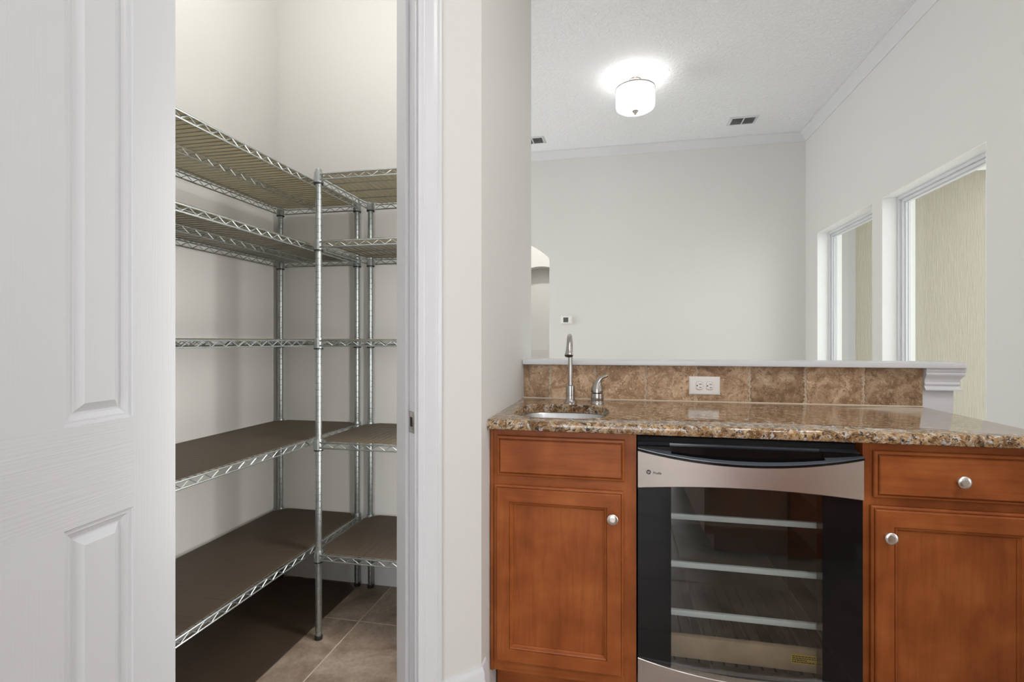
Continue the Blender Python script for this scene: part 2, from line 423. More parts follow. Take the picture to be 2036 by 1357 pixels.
# half wall carrying the backsplash tiles
half = struct(MB().box(CX, 1.204, TILE_Y+0.006, 2.275, 0, 1.0585), 'wall_half', 'trim_paint', 'low white bar wall with tiled splash and pilaster end', 'wall')
MB().box(CX+0.001, 1.1045, TILE_Y+0.003, TILE_Y+0.0055, CTZ+0.001, 1.058).build('grout', 'grout_cream', half)
MB().loft([[(CX+0.001, TILE_Y-0.0035, CTZ+0.0002), (CX+0.001, TILE_Y+0.002, CTZ+0.0002), (CX+0.001, TILE_Y+0.002, CTZ+0.0045)], [(1.104, TILE_Y-0.0035, CTZ+0.0002), (1.104, TILE_Y+0.002, CTZ+0.0002), (1.104, TILE_Y+0.002, CTZ+0.0045)]], True, True, True).build('caulk_line', 'caulk', half)
SEAM = [-0.3965, -0.2819, -0.0925, 0.1118, 0.3093, 0.5086, 0.7079, 0.9087, 1.1036]
rg = random.Random(3)
for k in range(8):
    x0, x1 = SEAM[k]+(0.002 if k == 0 else 0.002), SEAM[k+1]-(0.001 if k == 7 else 0.002)
    z0, z1 = CTZ+0.004, 1.0575; n = 26
    zz = [z0+(z1-z0)*i/n for i in range(n+1)]
    L = [(x0+(rg.uniform(0.001, 0.0075) if k > 0 and rg.random() < .6 else 0), z) for z in zz]
    Rr = [(x1-(rg.uniform(0.001, 0.0075) if k < 7 and rg.random() < .6 else 0), z) for z in zz]
    loop = L + Rr[::-1]
    mb = MB().loft([[(x, TILE_Y+0.005, z) for x, z in loop], [(x, TILE_Y+0.0012, z) for x, z in loop],
                    [(x+(0.0015 if i <= n else -0.0015), TILE_Y, z) for i, (x, z) in enumerate(loop)]], True)
    o = len(mb.v)-len(loop)
    mb.f += [(o+i, o+i+1, o+2*n-i, o+2*n+1-i) for i in range(n)]
    mb.build('tile', 'travertine', half)

# ------------------------------------------------------------------ trims
# cap ledge on the half wall
mb = MB().cbox(CX+0.001, 1.2285, 2.115, 2.31, 1.0585, 1.0785, 0.004)
struct(mb, 'trim_1', 'trim_paint', 'thin white ledge capping the half wall behind the bar', 'trim', smooth=40)
# bed moulding at the end of the half wall: profile (projection, z) swept along front face and end
prof = [(0.0, 0.977), (0.020, 0.977), (0.020, 0.981), (0.014, 0.986), (0.0105, 0.992), (0.012, 0.996), (0.015, 0.998), (0.015, 1.003), (0.0125, 1.006),
        (0.0135, 1.014), (0.018, 1.024), (0.0235, 1.032), (0.0255, 1.037), (0.0245, 1.042), (0.022, 1.044), (0.026, 1.046), (0.026, 1.058), (0, 1.058)]
ya, xb, yb = TILE_Y+0.006, 1.2042, 2.275
rows = [[(1.1055, ya-p, z) for p, z in prof], [(xb+p, ya-p, z) for p, z in prof], [(xb+p, yb+p, z) for p, z in prof], [(1.1055, yb+p, z) for p, z in prof]]
mb = MB(); mb.loft(rows, True, True, True)
struct(mb, 'trim_2', 'trim_paint', 'stepped white moulding wrapping the half wall end below the ledge', 'trim', smooth=35)
# crown moulding on far and right walls
cp = [(0, CZ-0.072), (0.006, CZ-0.072), (0.008, CZ-0.066), (0.010, CZ-0.060), (0.020, CZ-0.050), (0.034, CZ-0.034), (0.048, CZ-0.020), (0.056, CZ-0.010), (0.060, CZ-0.008), (0.068, CZ-0.006), (0.068, CZ), (0, CZ)]
mb = MB().loft([[(-3.99, BW-p, z) for p, z in cp], [(RW-p, BW-p, z) for p, z in cp]], True, True, True)
struct(mb, 'trim_3', 'trim_paint', 'white crown moulding along the far wall', 'trim', smooth=30)
mb = MB().loft([[(RW-p, BW-p, z) for p, z in cp], [(RW-p, 1.1, z) for p, z in cp]], True, True, True)
struct(mb, 'trim_4', 'trim_paint', 'white crown moulding above the windows', 'trim', smooth=30)

# door jamb and casing in the angled wall
JD0, JD1, JH = 0.2107, 0.7857, 2.445
tr5 = thing('trim_5', wf((JD0+JD1)/2, 0, 0), 'white pantry door frame with stepped casing', 'door frame', kind='structure')
def wbox(d0, d1, n0, n1, z0, z1, e=0.0): 
    return (MB().cbox(d0, d1, n0, n1, z0, z1, e) if e else MB().box(d0, d1, n0, n1, z0, z1)).xf(wf)
wbox(OD0, JD0, -TH-0.002, 0.002, 0.001, OH, 0.001).build('jamb', 'trim_paint', tr5)
wbox(JD1, OD1, -TH-0.002, 0.002, 0.001, OH, 0.001).build('jamb', 'trim_paint', tr5)
wbox(JD0, JD1, -TH-0.002, 0.002, JH, OH, 0.001).build('head_jamb', 'trim_paint', tr5)
wbox(JD0, JD0+0.011, -TH+0.004, -0.04, 0.001, JH, 0.003).build('door_stop', 'trim_paint', tr5)
wbox(JD1-0.011, JD1, -TH+0.004, -0.04, 0.001, JH, 0.003).build('door_stop', 'trim_paint', tr5)
cpf = [(0.0, 0.0), (0.0, 0.008), (0.004, 0.010), (0.010, 0.0105), (0.014, 0.0125), (0.017, 0.0125), (0.019, 0.011), (0.024, 0.0125), (0.038, 0.016), (0.046, 0.0185), (0.052, 0.0185), (0.055, 0.0165), (0.059, 0.019), (0.065, 0.019), (0.065, 0.0)]
def casing(edge, sgn, name):
    lo = [wf(edge+sgn*w, n+0.002, 0.001) for w, n in cpf]; hi = [wf(edge+sgn*w, n+0.002, JH+0.005+w) for w, n in cpf]
    MB().loft([lo, hi], True, True, True).build(name, 'trim_paint', tr5, 25)
casing(JD0-0.0065, -1, 'casing'); casing(JD1+0.0065, 1, 'casing')
lo = [wf(JD0-0.0065-w, n+0.002, JH+0.005+w) for w, n in cpf]; hi = [wf(JD1+0.0065+w, n+0.002, JH+0.005+w) for w, n in cpf]
MB().loft([lo, hi], True, True, True).build('head_casing', 'trim_paint', tr5, 25)
# strike plate on the latch jamb
sp = MB()
sp.add(*(lambda b: (b.v, b.f))(wbox(JD0, JD0+0.0018, -0.037, -0.004, 0.902, 0.962, 0.0006)))
strike = sp.build('strike_plate', 'satin_nickel', tr5, 30, label='small metal strike plate')
wbox(JD0+0.0014, JD0+0.0021, -0.028, -0.013, 0.920, 0.946).build('latch_hole', 'dark_cavity', strike)
for zz in (0.909, 0.955): MB().lathe([(0.0001, 0.0021), (0.003, 0.0021), (0.0035, 0.0016)], 10).xf(lambda x, y, z: wf(JD0+z, -0.0205+x, zz+y)).build('screw', 'chrome', strike)

# baseboards
BP = [(0, 0), (0.014, 0), (0.014, 0.150), (0.011, 0.158), (0.011, 0.172), (0.007, 0.182), (0.005, 0.190), (0, 0.192)]
d1 = JD0-0.0065-0.065-0.0005
cor = [(CX+n*1.0, CY-n*0.4142, z) for n, z in BP]
mb = MB().loft([[wf(d1, n, z) for n, z in BP], cor, [(CX+n, 1.5, z) for n, z in BP]], True, True, True)
struct(mb, 'baseboard_front', 'trim_paint', 'tall white baseboard wrapping the corner beside the cabinet', 'baseboard', smooth=30)
BQ = [(0, 0), (0.012, 0), (0.012, 0.105), (0.009, 0.116), (0.005, 0.124), (0, 0.127)]
mb = MB().loft([[(PL, PB-n, z) for n, z in BQ], [(CX-TH, PB-n, z) for n, z in BQ]], True, True, True)
struct(mb, 'baseboard_back', 'trim_paint', 'white baseboard along the pantry back wall', 'baseboard')
mb = MB().loft([[(PL+n, 0.35, z) for n, z in BQ], [(PL+n, PB-0.013, z) for n, z in BQ]], True, True, True)
struct(mb, 'baseboard_left', 'trim_paint', 'white baseboard along the pantry side wall', 'baseboard')
mb = MB().loft([[(RW-n, 1.1, z) for n, z in BP], [(RW-n, BW-0.01, z) for n, z in BP]], True, True, True)
struct(mb, 'baseboard_right', 'trim_paint', 'white baseboard below the windows', 'baseboard')

# ------------------------------------------------------------------ windows
for k, (y0, y1) in enumerate(WIN):
    lab = ['white framed window nearer the bar facing the yellow wall', 'white framed window next to the far wall corner'][k]
    w = thing('window_%d' % (k+1), (RW+0.1, (y0+y1)/2, SILL), lab, 'window', kind='structure')
    def ring(xa, xb, i0, i1, name, mat='trim_paint', e=0.003):
        for (a0, a1, b0, b1, nm) in ((y0+i0, y0+i1, SILL+i0, HEAD-i0, 'stile'), (y1-i1, y1-i0, SILL+i0, HEAD-i0, 'stile'), (y0+i1, y1-i1, SILL+i0, SILL+i1, 'rail'), (y0+i1, y1-i1, HEAD-i1, HEAD-i0, 'rail')):
            MB().cbox(xa, xb, a0, a1, b0, b1, e).build(name+'_'+nm, mat, w)
    ring(RW+0.085, RW+0.135, 0.0005, 0.022, 'frame'); ring(RW+0.100, RW+0.150, 0.022, 0.040, 'sash'); ring(RW+0.113, RW+0.125, 0.040, 0.047, 'glazing_bead')
    ring(RW+0.1255, RW+0.129, 0.040, 0.043, 'gasket', 'black_plastic', 0.0005)
    for a0, a1, b0, b1 in ((y0+0.0002, y0+0.0035, SILL, HEAD), (y1-0.0035, y1-0.0002, SILL, HEAD), (y0+0.0035, y1-0.0035, HEAD-0.0035, HEAD-0.0002)):
        MB().box(RW+0.0005, RW+0.0845, a0, a1, b0, b1).build('reveal', 'reveal_white', w)
    MB().box(RW+0.117, RW+0.1205, y0+0.040, y1-0.040, SILL+0.040, HEAD-0.040).build('pane', 'window_glass', w)
    MB().cbox(RW-0.015, RW+0.0845, y0+0.001, y1-0.001, SILL-0.018, SILL+0.0, 0.004).build('sill', 'trim_paint', w)

# outside: porch wall, pilaster, soffit, ground
struct(MB().box(WO+0.25, 5.4, 5.2, 5.35, -0.1, 2.66), 'wall_porch', 'yellow_stucco', 'pale yellow wood-grained stucco wall outside the windows', 'exterior wall')
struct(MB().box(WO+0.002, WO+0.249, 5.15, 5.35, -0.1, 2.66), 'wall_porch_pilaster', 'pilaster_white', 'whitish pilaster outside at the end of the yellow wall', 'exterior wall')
struct(MB().box(WO+0.002, 3.3, 1.2, 5.5, 2.66, 2.8), 'ceiling_porch', 'soffit_white', 'white porch soffit outside the windows', 'porch ceiling')
struct(MB().box(WO, 12, 1.2, 12, -0.12, -0.02).box(4.6, 12, -8, 1.2, -0.12, -0.02), 'floor_yard', 'asphalt_ground', 'pale paved ground outside beyond the porch', 'ground')

# ------------------------------------------------------------------ pantry door, open against the view
DW, DT, DH = 0.565, 0.035, 2.425
door = thing('door_1', (-0.905, 0.893, 0.012), 'white panelled pantry door standing open with embossed wood grain', 'door', kind='structure')
door.rotation_euler = (0, 0, -math.radians(90-4.34))
def dpart(mb, name, mat, sm=0, parent=None):
    me = mb.mesh(name, (0, 0, 0), sm); me.materials.append(MATS[mat])
    o = bpy.data.objects.new(name, me); COL.objects.link(o); o.parent = parent or door; return o
SX = [(0, 0.101), (0.231, 0.334), (0.464, DW)]               # stiles and muntin (x from the hinge)
PZ = [(0.235, 0.833), (1.003, 1.93), (2.04, 2.315)]          # panel openings
dpart(MB().box(0, 0.101, -DT, 0, 0, DH), 'stile', 'door_skin_vertical'); dpart(MB().box(0.464, DW, -DT, 0, 0, DH), 'stile', 'door_skin_vertical')
for z0, z1 in PZ: dpart(MB().box(0.231, 0.334, -DT, 0, z0, z1), 'muntin', 'door_skin_vertical')
zr = [0] + [z for p in PZ for z in p] + [DH]
for k in range(0, 8, 2): dpart(MB().box(0.101, 0.464, -DT, 0, zr[k], zr[k+1]), 'rail', 'door_skin_horizontal')
pp = [(0.0, 0.0), (0.0015, -0.0025), (0.006, -0.0035), (0.0085, -0.0035), (0.0095, -0.0055), (0.014, -0.0075), (0.0175, -0.0090), (0.0185, -0.0105), (0.022, -0.0105), (0.024, -0.0095), (0.0350, -0.0025), (0.0365, -0.0015)]
for (x0, x1) in ((0.101, 0.231), (0.334, 0.464)):
    for z0, z1 in PZ:
        mb = MB()
        for sgn in (1, -1):
            loops = [[(x0+i, (y if sgn > 0 else -DT-y), z0+i), (x1-i, (y if sgn > 0 else -DT-y), z0+i), (x1-i, (y if sgn > 0 else -DT-y), z1-i), (x0+i, (y if sgn > 0 else -DT-y), z1-i)] for i, y in pp]
            mb.loft(loops, True, False, True)
        dpart(mb, 'panel', 'door_skin_vertical')
for hz in (0.25, 1.2, 2.15):
    h = dpart(MB().lathe([(0.006, hz-0.045), (0.006, hz+0.045)], 12, (-0.008, -DT-0.004, 0)), 'hinge', 'satin_nickel', 30)
kb = dpart(MB().lathe([(0.031, 0), (0.031, 0.004), (0.024, 0.009), (0.012, 0.012), (0.010, 0.026), (0.018, 0.032), (0.0265, 0.042), (0.0275, 0.052), (0.020, 0.060), (0.004, 0.063)], 24).xf(lambda x, y, z: (DW-0.06+x, z, 0.92+y)), 'knob', 'satin_nickel', 40)

# ------------------------------------------------------------------ wire shelving
SHZ = [1.806, 1.546, 1.165, 0.771, 0.338]
ORD = ['top', 'second', 'middle', 'fourth', 'bottom']
def post_mesh():
    prof = [(0.0115, 0.012)]; z = 0.03
    while z < 1.80:
        prof += [(0.0125, z-0.0012), (0.0112, z-0.0004), (0.0112, z+0.0004), (0.0125, z+0.0012)]; z += 0.0254
    prof += [(0.0125, 1.822), (0.0105, 1.826)]
    return MB().lathe(prof, 16)
PM = post_mesh().mesh('post', (0, 0, 0), 35); PM.materials.append(MATS['zinc'])
FM = MB().lathe([(0.0145, 0.0), (0.0150, 0.004), (0.0145, 0.014), (0.0128, 0.016)], 16).mesh('foot', (0, 0, 0), 35); FM.materials.append(MATS['rubber'])
CM = MB().lathe([(0.0131, -0.034), (0.0185, -0.034), (0.0170, -0.004), (0.0160, 0.006), (0.0131, 0.006)], 18).mesh('collar', (0, 0, 0), 35); CM.materials.append(MATS['zinc'])
BM_ = MB().lathe([(0.0130, -0.0395), (0.0178, -0.0395), (0.0180, -0.0345), (0.0130, -0.0345)], 18).mesh('sleeve', (0, 0, 0), 35); BM_.materials.append(MATS['rubber'])
def link(name, me, parent, loc):
    o = bpy.data.objects.new(name, me); COL.objects.link(o); o.parent = parent; o.location = loc; return o

def shelf_meshes(x0, x1, y0, y1, along, mids, trusses):
    """posts at the corners; frame trusses between them; deck wires across the short direction. local z=0 is the deck top"""
    fr = MB(); e = 0.0; tz, bz = -0.005, -0.026; r = 0.0029
    def truss(p, q, rr=r, h=bz):
        p, q = Vector(p), Vector(q); d = (q-p); L = d.length; d.normalize(); p = p+d*0.016; q = q-d*0.016; L -= 0.032
        nz = max(2, int(round(L/0.0275))); nz += nz % 2
        fr.tube([(p.x, p.y, tz), (q.x, q.y, tz)], rr, 6); fr.tube([(p.x, p.y, h), (q.x, q.y, h)], rr, 6)
        for i in range(nz):
            a, b_ = p+d*(L*i/nz), p+d*(L*(i+1)/nz)
            za, zb = (h+0.002, tz-0.002) if i % 2 == 0 else (tz-0.002, h+0.002)
            fr.tube([(a.x, a.y, za), (b_.x, b_.y, zb)], 0.0017, 4, False)
    # outer trusses sit a touch outside the post centres
    truss((x0, y0-0.014, 0), (x1, y0-0.014, 0)); truss((x0, y1+0.014, 0), (x1, y1+0.014, 0))
    truss((x0-0.014, y0, 0), (x0-0.014, y1, 0)); truss((x1+0.014, y0, 0), (x1+0.014, y1, 0))
    dk = MB(); sp = 0.0262
    if along == 'y':
        n = int((y1-y0)/sp)
        for i in range(n+1):
            y = y0+(y1-y0)*i/n
            dk.tube([(x0-0.014, y, -0.0028), (x1+0.014, y, -0.0028)], 0.0016, 5, False)
        for f in mids:
            x = x0+(x1-x0)*f
            dk.tube([(x, y0-0.012, -0.0062), (x, y1+0.012, -0.0062)], 0.0021, 5, False)
        for f in trusses:
            x = x0+(x1-x0)*f; truss((x, y0-0.014, 0), (x, y1+0.014, 0), 0.0024)
    else:
        n = int((x1-x0)/sp)
        for i in range(n+1):
            x = x0+(x1-x0)*i/n
            dk.tube([(x, y0-0.014, -0.0028), (x, y1+0.014, -0.0028)], 0.0016, 5, False)
        for f in mids:
            y = y0+(y1-y0)*f
            dk.tube([(x0-0.012, y, -0.0062), (x1+0.012, y, -0.0062)], 0.0021, 5, False)
    a, b_ = fr.mesh('shelf', (0, 0, 0), 50), dk.mesh('deck_wires', (0, 0, 0), 50)
    for me in (a, b_): me.materials.append(MATS['zinc'])
    return a, b_
LM = MB
def unit(loc, hx, hy, along, mids, trusses, label, who):
    u = thing('wire_shelving_unit', (loc[0], loc[1], 0), label, 'shelving unit', 'wire shelving in the pantry')
    fm, dm = shelf_meshes(-hx, hx, -hy, hy, along, mids, trusses)
    for sx in (-1, 1):
        for sy in (-1, 1):
            p = link('post', PM, u, (sx*hx, sy*hy, 0)); link('foot', FM, p, (0, 0, 0))
    # liner outline with clipped corners
    a, b_, c = hx+0.009, hy+0.009, 0.052
    lp = [(-a+c, -b_), (a-c, -b_), (a, -b_+c), (a, b_-c), (a-c, b_), (-a+c, b_), (-a, b_-c), (-a, -b_+c)]
    lm = MB().prism(lp, 0.0, 0.0016).mesh('shelf_liner'); lm.materials.append(MATS['shelf_liner_'+along])
    for k, z in enumerate(SHZ):
        s = link('shelf', fm, u, (0, 0, z))
        d = link('deck_wires', dm, s, (0, 0, 0)); d['kind'] = 'stuff'
        for sx in (-1, 1):
            for sy in (-1, 1):
                link('collar', CM, s, (sx*hx, sy*hy, 0)); link('sleeve', BM_, s, (sx*hx, sy*hy, 0))
        li = link('shelf_liner', lm, None, (loc[0], loc[1], z-0.0008))
        li['label'] = 'brown plastic liner on the %s shelf of the %s wire unit' % (ORD[k], who); li['category'] = 'shelf liner'; li['group'] = 'brown liners on the wire shelves'
    return lm
U1 = ((-1.618-1.208)/2, (2.199+1.016)/2); h1 = ((1.618-1.208)/2, (2.199-1.016)/2)
lm1 = unit(U1, h1[0], h1[1], 'y', [0.06, 0.94], [0.5], 'long five-tier zinc wire shelving unit against the pantry side wall', 'long')
U2 = ((-1.138-0.570)/2, (1.774+2.197)/2); h2 = ((1.138-0.570)/2, (2.197-1.774)/2)
unit(U2, h2[0], h2[1], 'x', [0.25, 0.5, 0.75], [], 'short five-tier zinc wire shelving unit against the pantry back wall', 'short')
lm1 = lm1.copy(); lm1.materials[0] = MATS['shelf_liner_flat']
fl_l = link('floor_mat', lm1, None, (U1[0]-0.003, U1[1]+0.004, 0.0006)); fl_l['label'] = 'dark brown plastic sheet lying on the tile under the shelving'; fl_l['category'] = 'mat'

# pantry ceiling lamp
pl = thing('ceiling_lamp', (-1.02, 1.40, CZ), 'small round dome lamp on the pantry ceiling', 'ceiling light')
MB().lathe([(0.09, CZ-0.0005), (0.095, CZ-0.012), (0.088, CZ-0.03), (0.02, CZ-0.032)], 28, (-1.02, 1.40, 0)).build('lamp_base', 'satin_nickel', pl, 40)
MB().lathe([(0.084, CZ-0.033), (0.08, CZ-0.06), (0.06, CZ-0.085), (0.02, CZ-0.098)], 28, (-1.02, 1.40, 0)).build('glass_dome', 'lamp_shade_glow', pl, 60)
def point(name, loc, power, color, r):
    d = bpy.data.lights.new(name, 'POINT'); d.energy = power; d.color = color; d.shadow_soft_size = r
    o = bpy.data.objects.new(name, d); COL.objects.link(o); o.location = loc; return o
point('pantry_light', (-1.02, 1.40, CZ-0.16), 11.5, (1.0, 0.99, 0.955), 0.06)

# fill panel added out of sight behind the jamb to brighten the lower pantry
wl = thing('fill_panel', (CX-TH, 1.62, 0.4), 'added white fill panel hidden on the pantry wall beside the doorway', 'fill light')
MB().cbox(CX-TH-0.018, CX-TH-0.0003, 1.525, 1.715, 0.40, 1.90, 0.003).build('housing', 'plastic_white', wl, 40)
MB().cbox(CX-TH-0.032, CX-TH-0.0185, 1.535, 1.705, 0.415, 1.885, 0.004).build('diffuser', 'lamp_shade_glow', wl, 40)
area('pantry_fill_light', (CX-TH-0.036, 1.62, 1.15), (0, PI/2, 0), 1.45, 0.16, 11.5, (1.0, 0.98, 0.96))

# ------------------------------------------------------------------ base cabinets
CF = 1.565       # face frame front
DF = 1.545       # door front
def knob(x, z, parent):
    mb = MB().lathe([(0.0075, 0.0), (0.0075, 0.003), (0.0055, 0.006), (0.0055, 0.013), (0.009, 0.017), (0.0152, 0.021), (0.0158, 0.0235), (0.0135, 0.0255), (0.006, 0.0262), (0.0001, 0.0258)], 24, (x, DF, z), '-y')
    return mb.build('knob', 'nickel_knob', parent, 50)
def strip(loopsA, loopsB):
    """quad strip between two matching profile rows"""
    return MB().loft([loopsA, loopsB], False)
OUT = [(0.0, 1.5645), (0.0, 1.5545), (0.0025, 1.5520), (0.006, 1.5515), (0.0072, 1.5535), (0.0082, 1.5470), (0.0110, 1.5450)]
def side_rows(x0, x1, z0, z1, prof):
    c = lambda i, y: [(x0+i, y, z0+i), (x1-i, y, z0+i), (x1-i, y, z1-i), (x0+i, y, z1-i)]
    rings = [c(i, y) for i, y in prof]
    return [[r[k] for r in rings] for k in range(4)]
def framed_door(parent, x0, x1, z0, z1, fw):
    inn = [(fw, 1.5450), (fw+0.0012, 1.5485), (fw+0.0022, 1.5485), (fw+0.0035, 1.5462), (fw+0.0065, 1.5475), (fw+0.0100, 1.5530), (fw+0.0125, 1.5545), (fw+0.0132, 1.5570), (fw+0.0145, 1.5570)]
    c = side_rows(x0, x1, z0, z1, OUT+inn)
    i = fw+0.0140
    dr = MB().box(x0+i, x1-i, 1.5565, 1.5640, z0+i, z1-i).build('door', 'cherry_vertical', parent)
    strip(c[3], c[0]).build('stile', 'cherry_vertical', dr); strip(c[1], c[2]).build('stile', 'cherry_vertical', dr)
    strip(c[0], c[1]).build('rail', 'cherry_horizontal', dr); strip(c[2], c[3]).build('rail', 'cherry_horizontal', dr)
    return dr
def drawer_front(parent, x0, x1, z0, z1):
    pr = [(0.0, 1.5645), (0.0, 1.5545), (0.0025, 1.5515), (0.0075, 1.5505), (0.0090, 1.5540), (0.0102, 1.5540), (0.0112, 1.5475), (0.0135, 1.5450)]
    c = side_rows(x0, x1, z0, z1, pr)
    rings = [[c[k][j] for k in range(4)] for j in range(len(pr))]
    return MB().loft(rings, True, True, True).build('drawer', 'cherry_horizontal', parent)
def cabinet(x0, x1, label, st):
    cb = thing('base_cabinet', ((x0+x1)/2, 1.85, 0), label, 'cabinet', 'base cabinets under the bar')
    mb = MB(); t_ = 0.016
    mb.box(x0, x0+t_, CF+0.02, 2.13, 0.115, 0.8825).box(x1-t_, x1, CF+0.02, 2.13, 0.115, 0.8825).box(x0+t_, x1-t_, 2.115, 2.13, 0.115, 0.8825).box(x0+t_, x1-t_, CF+0.02, 2.115, 0.115, 0.131)
    mb.build('carcass', 'cherry_vertical', cb)
    MB().box(x0, x0+st, CF, CF+0.0195, 0.115, 0.8825).build('face_stile', 'cherry_vertical', cb)
    MB().box(x1-st, x1, CF, CF+0.0195, 0.115, 0.8825).build('face_stile', 'cherry_vertical', cb)
    for z0, z1 in ((0.115, 0.16), (0.70, 0.745), (0.845, 0.8825)): MB().box(x0+st, x1-st, CF, CF+0.0195, z0, z1).build('face_rail', 'cherry_horizontal', cb)
    MB().box(x0+0.004, x1-0.001, CF+0.075, CF+0.09, 0.001, 0.1145).build('toe_kick', 'cherry_horizontal', cb)
    return cb
cl = cabinet(-0.3965, 0.054, 'cherry cabinet below the sink with plain drawer front and knob-side door', 0.045)
MB().cbox(-0.3965, -0.386, CF-0.006, CF, 0.115, 0.8825, 0.002).build('scribe_strip', 'cherry_vertical', cl)
drawer_front(cl, -0.3727, 0.0205, 0.7358, 0.8605)
dl = framed_door(cl, -0.3808, 0.0165, 0.1475, 0.7060, 0.048)
knob(-0.0153, 0.6307, dl)
cr = cabinet(0.660, 1.090, 'cherry cabinet right of the glass cooler with knobs on drawer and door', 0.045)
drr = drawer_front(cr, 0.6825, 1.073, 0.7315, 0.8590); knob(0.8784, 0.7914, drr)
drd = framed_door(cr, 0.6758, 1.078, 0.1475, 0.7088, 0.052); knob(0.711, 0.6326, drd)

# ------------------------------------------------------------------ granite counter with sink cut-out
x0, x1, y0, y1 = CX+0.0008, 1.112, 1.522, TILE_Y+0.0025
scx, scy, shx, shy = -0.190, 1.775, 0.158, 0.172
def sup(a, n=3.4, k=1.0, off=0.0):
    ca, sa = math.cos(a), math.sin(a)
    r = (abs(ca/(shx*k+off))**n+abs(sa/(shy*k+off))**n)**(-1/n); return scx+r*ca, scy+r*sa
angs = sorted([2*PI*i/88 for i in range(88)] + [math.atan2(yy-scy, xx-scx) % (2*PI) for xx in (x0, x1) for yy in (y0, y1)])
def outer(a):
    ca, sa = math.cos(a), math.sin(a); ts = []
    if ca > 1e-9: ts.append((x1-scx)/ca)
    if ca < -1e-9: ts.append((x0-scx)/ca)
    if sa > 1e-9: ts.append((y1-scy)/sa)
    if sa < -1e-9: ts.append((y0-scy)/sa)
    t_ = min(ts); return scx+t_*ca, scy+t_*sa
def inset(p, e):          # eased on front and free end only
    return (min(p[0], x1-e), max(p[1], y0+e))
op = [outer(a) for a in angs]; ip = [sup(a) for a in angs]; ie = [sup(a, off=0.003) for a in angs]
zb = CTZ-0.031
loops = [[(x, y, zb) for x, y in ip], [(x, y, CTZ-0.003) for x, y in ip], [(x, y, CTZ) for x, y in ie],
         [(*inset(p, 0.010), CTZ) for p in op], [(*inset(p, 0.0055), CTZ-0.0012) for p in op], [(*inset(p, 0.002), CTZ-0.0045) for p in op], [(*inset(p, 0.0), CTZ-0.010) for p in op],
         [(*inset(p, 0.0), zb+0.008) for p in op], [(*inset(p, 0.003), zb+0.002) for p in op], [(*inset(p, 0.007), zb) for p in op], [(x, y, zb) for x, y in ip]]
ct = MB().loft(loops).build('countertop', 'granite', None, 35, label='speckled gold and brown granite bar top with sink cut-out', category='countertop')
# sink bowl
sl = []
for k, z, off in ((1, zb-0.0005, 0.022), (1, zb-0.0005, 0.002), (1, zb-0.006, -0.002), (1, 0.80, -0.006), (1, 0.755, -0.012), (1, 0.742, -0.030), (1, 0.738, -0.06), (1, 0.736, -0.12)):
    sl.append([(*sup(a, off=off), z) for a in angs])
mb = MB().loft(sl, True, False, True)
snk = mb.build('bar_sink', 'sink_steel', None, 50, label='small undermount steel bar sink set in the granite', category='sink')
MB().lathe([(0.034, 0.7365), (0.034, 0.739), (0.026, 0.7395), (0.022, 0.7375), (0.001, 0.7375)], 24, (scx, scy, 0)).build('drain', 'chrome', snk, 40)

# faucet
FX, FY = -0.183, 2.0
fc = thing('faucet', (FX, FY, CTZ), 'satin nickel gooseneck bar faucet behind the sink', 'faucet')
MB().lathe([(0.0255, CTZ), (0.0255, CTZ+0.003), (0.021, CTZ+0.007), (0.0178, CTZ+0.012), (0.0172, CTZ+0.030), (0.0172, CTZ+0.064), (0.0165, CTZ+0.068), (0.0095, CTZ+0.071)], 28, (FX, FY, 0)).build('base', 'satin_nickel', fc, 45)
R_ = 0.062; zt = 1.186-0.0095-R_
path = [(FX, FY, CTZ+0.07), (FX, FY, zt-0.05)]+[(FX+0.006*(1-math.cos(a))/2, FY-R_+R_*math.cos(a), zt+R_*math.sin(a)) for a in [PI*i/16*0.99 for i in range(16)]]
MB().tube(path, 0.0092, 16).build('neck', 'satin_nickel', fc, 60)
e1 = Vector(path[-1]); dr_ = (e1-Vector(path[-2])).normalized()
pts = [e1-dr_*0.045+Vector((0, 0, 0.0)), e1-dr_*0.02, e1, e1+dr_*0.012, e1+dr_*0.020, e1+dr_*0.022]
sh_ = [e1-dr_*0.012, e1, e1+dr_*0.014, e1+dr_*0.022, e1+dr_*0.026]
MB().tube([tuple(q) for q in sh_], [0.0094, 0.0105, 0.0125, 0.0158, 0.0160], 20).build('spout_head', 'satin_nickel', fc, 50)
MB().tube([tuple(e1+dr_*0.0262), tuple(e1+dr_*0.0285)], [0.0145, 0.0135], 20).build('aerator', 'black_plastic', fc, 50)

# faucet lever
LX, LY = -0.079, 2.0
fh = thing('lever_mixer', (LX, LY, CTZ), 'satin nickel curved lever handle beside the bar faucet', 'faucet handle')
MB().lathe([(0.0255, CTZ), (0.0255, CTZ+0.006), (0.0235, CTZ+0.009), (0.0235, CTZ+0.013), (0.0250, CTZ+0.018), (0.0250, CTZ+0.026), (0.0238, CTZ+0.040), (0.0215, CTZ+0.0415)], 28, (LX, LY, 0)).build('base', 'satin_nickel', fh, 45)
lv = [((0, 0, 0.0435), 0.0225), ((0, 0, 0.046), 0.0243), ((0, -0.001, 0.056), 0.0232), ((0.001, -0.001, 0.068), 0.0195), ((0.003, -0.002, 0.078), 0.0155), ((0.007, -0.003, 0.088), 0.0120), ((0.013, -0.005, 0.097), 0.0092), ((0.020, -0.007, 0.103), 0.0075), ((0.028, -0.009, 0.107), 0.0066), ((0.036, -0.011, 0.109), 0.0058), ((0.041, -0.012, 0.1105), 0.0042), ((0.0425, -0.0125, 0.111), 0.001)]
MB().tube([(LX+p[0], LY+p[1], CTZ+p[2]) for p, r in lv], [r for p, r in lv], 22).build('lever', 'satin_nickel', fh, 60)

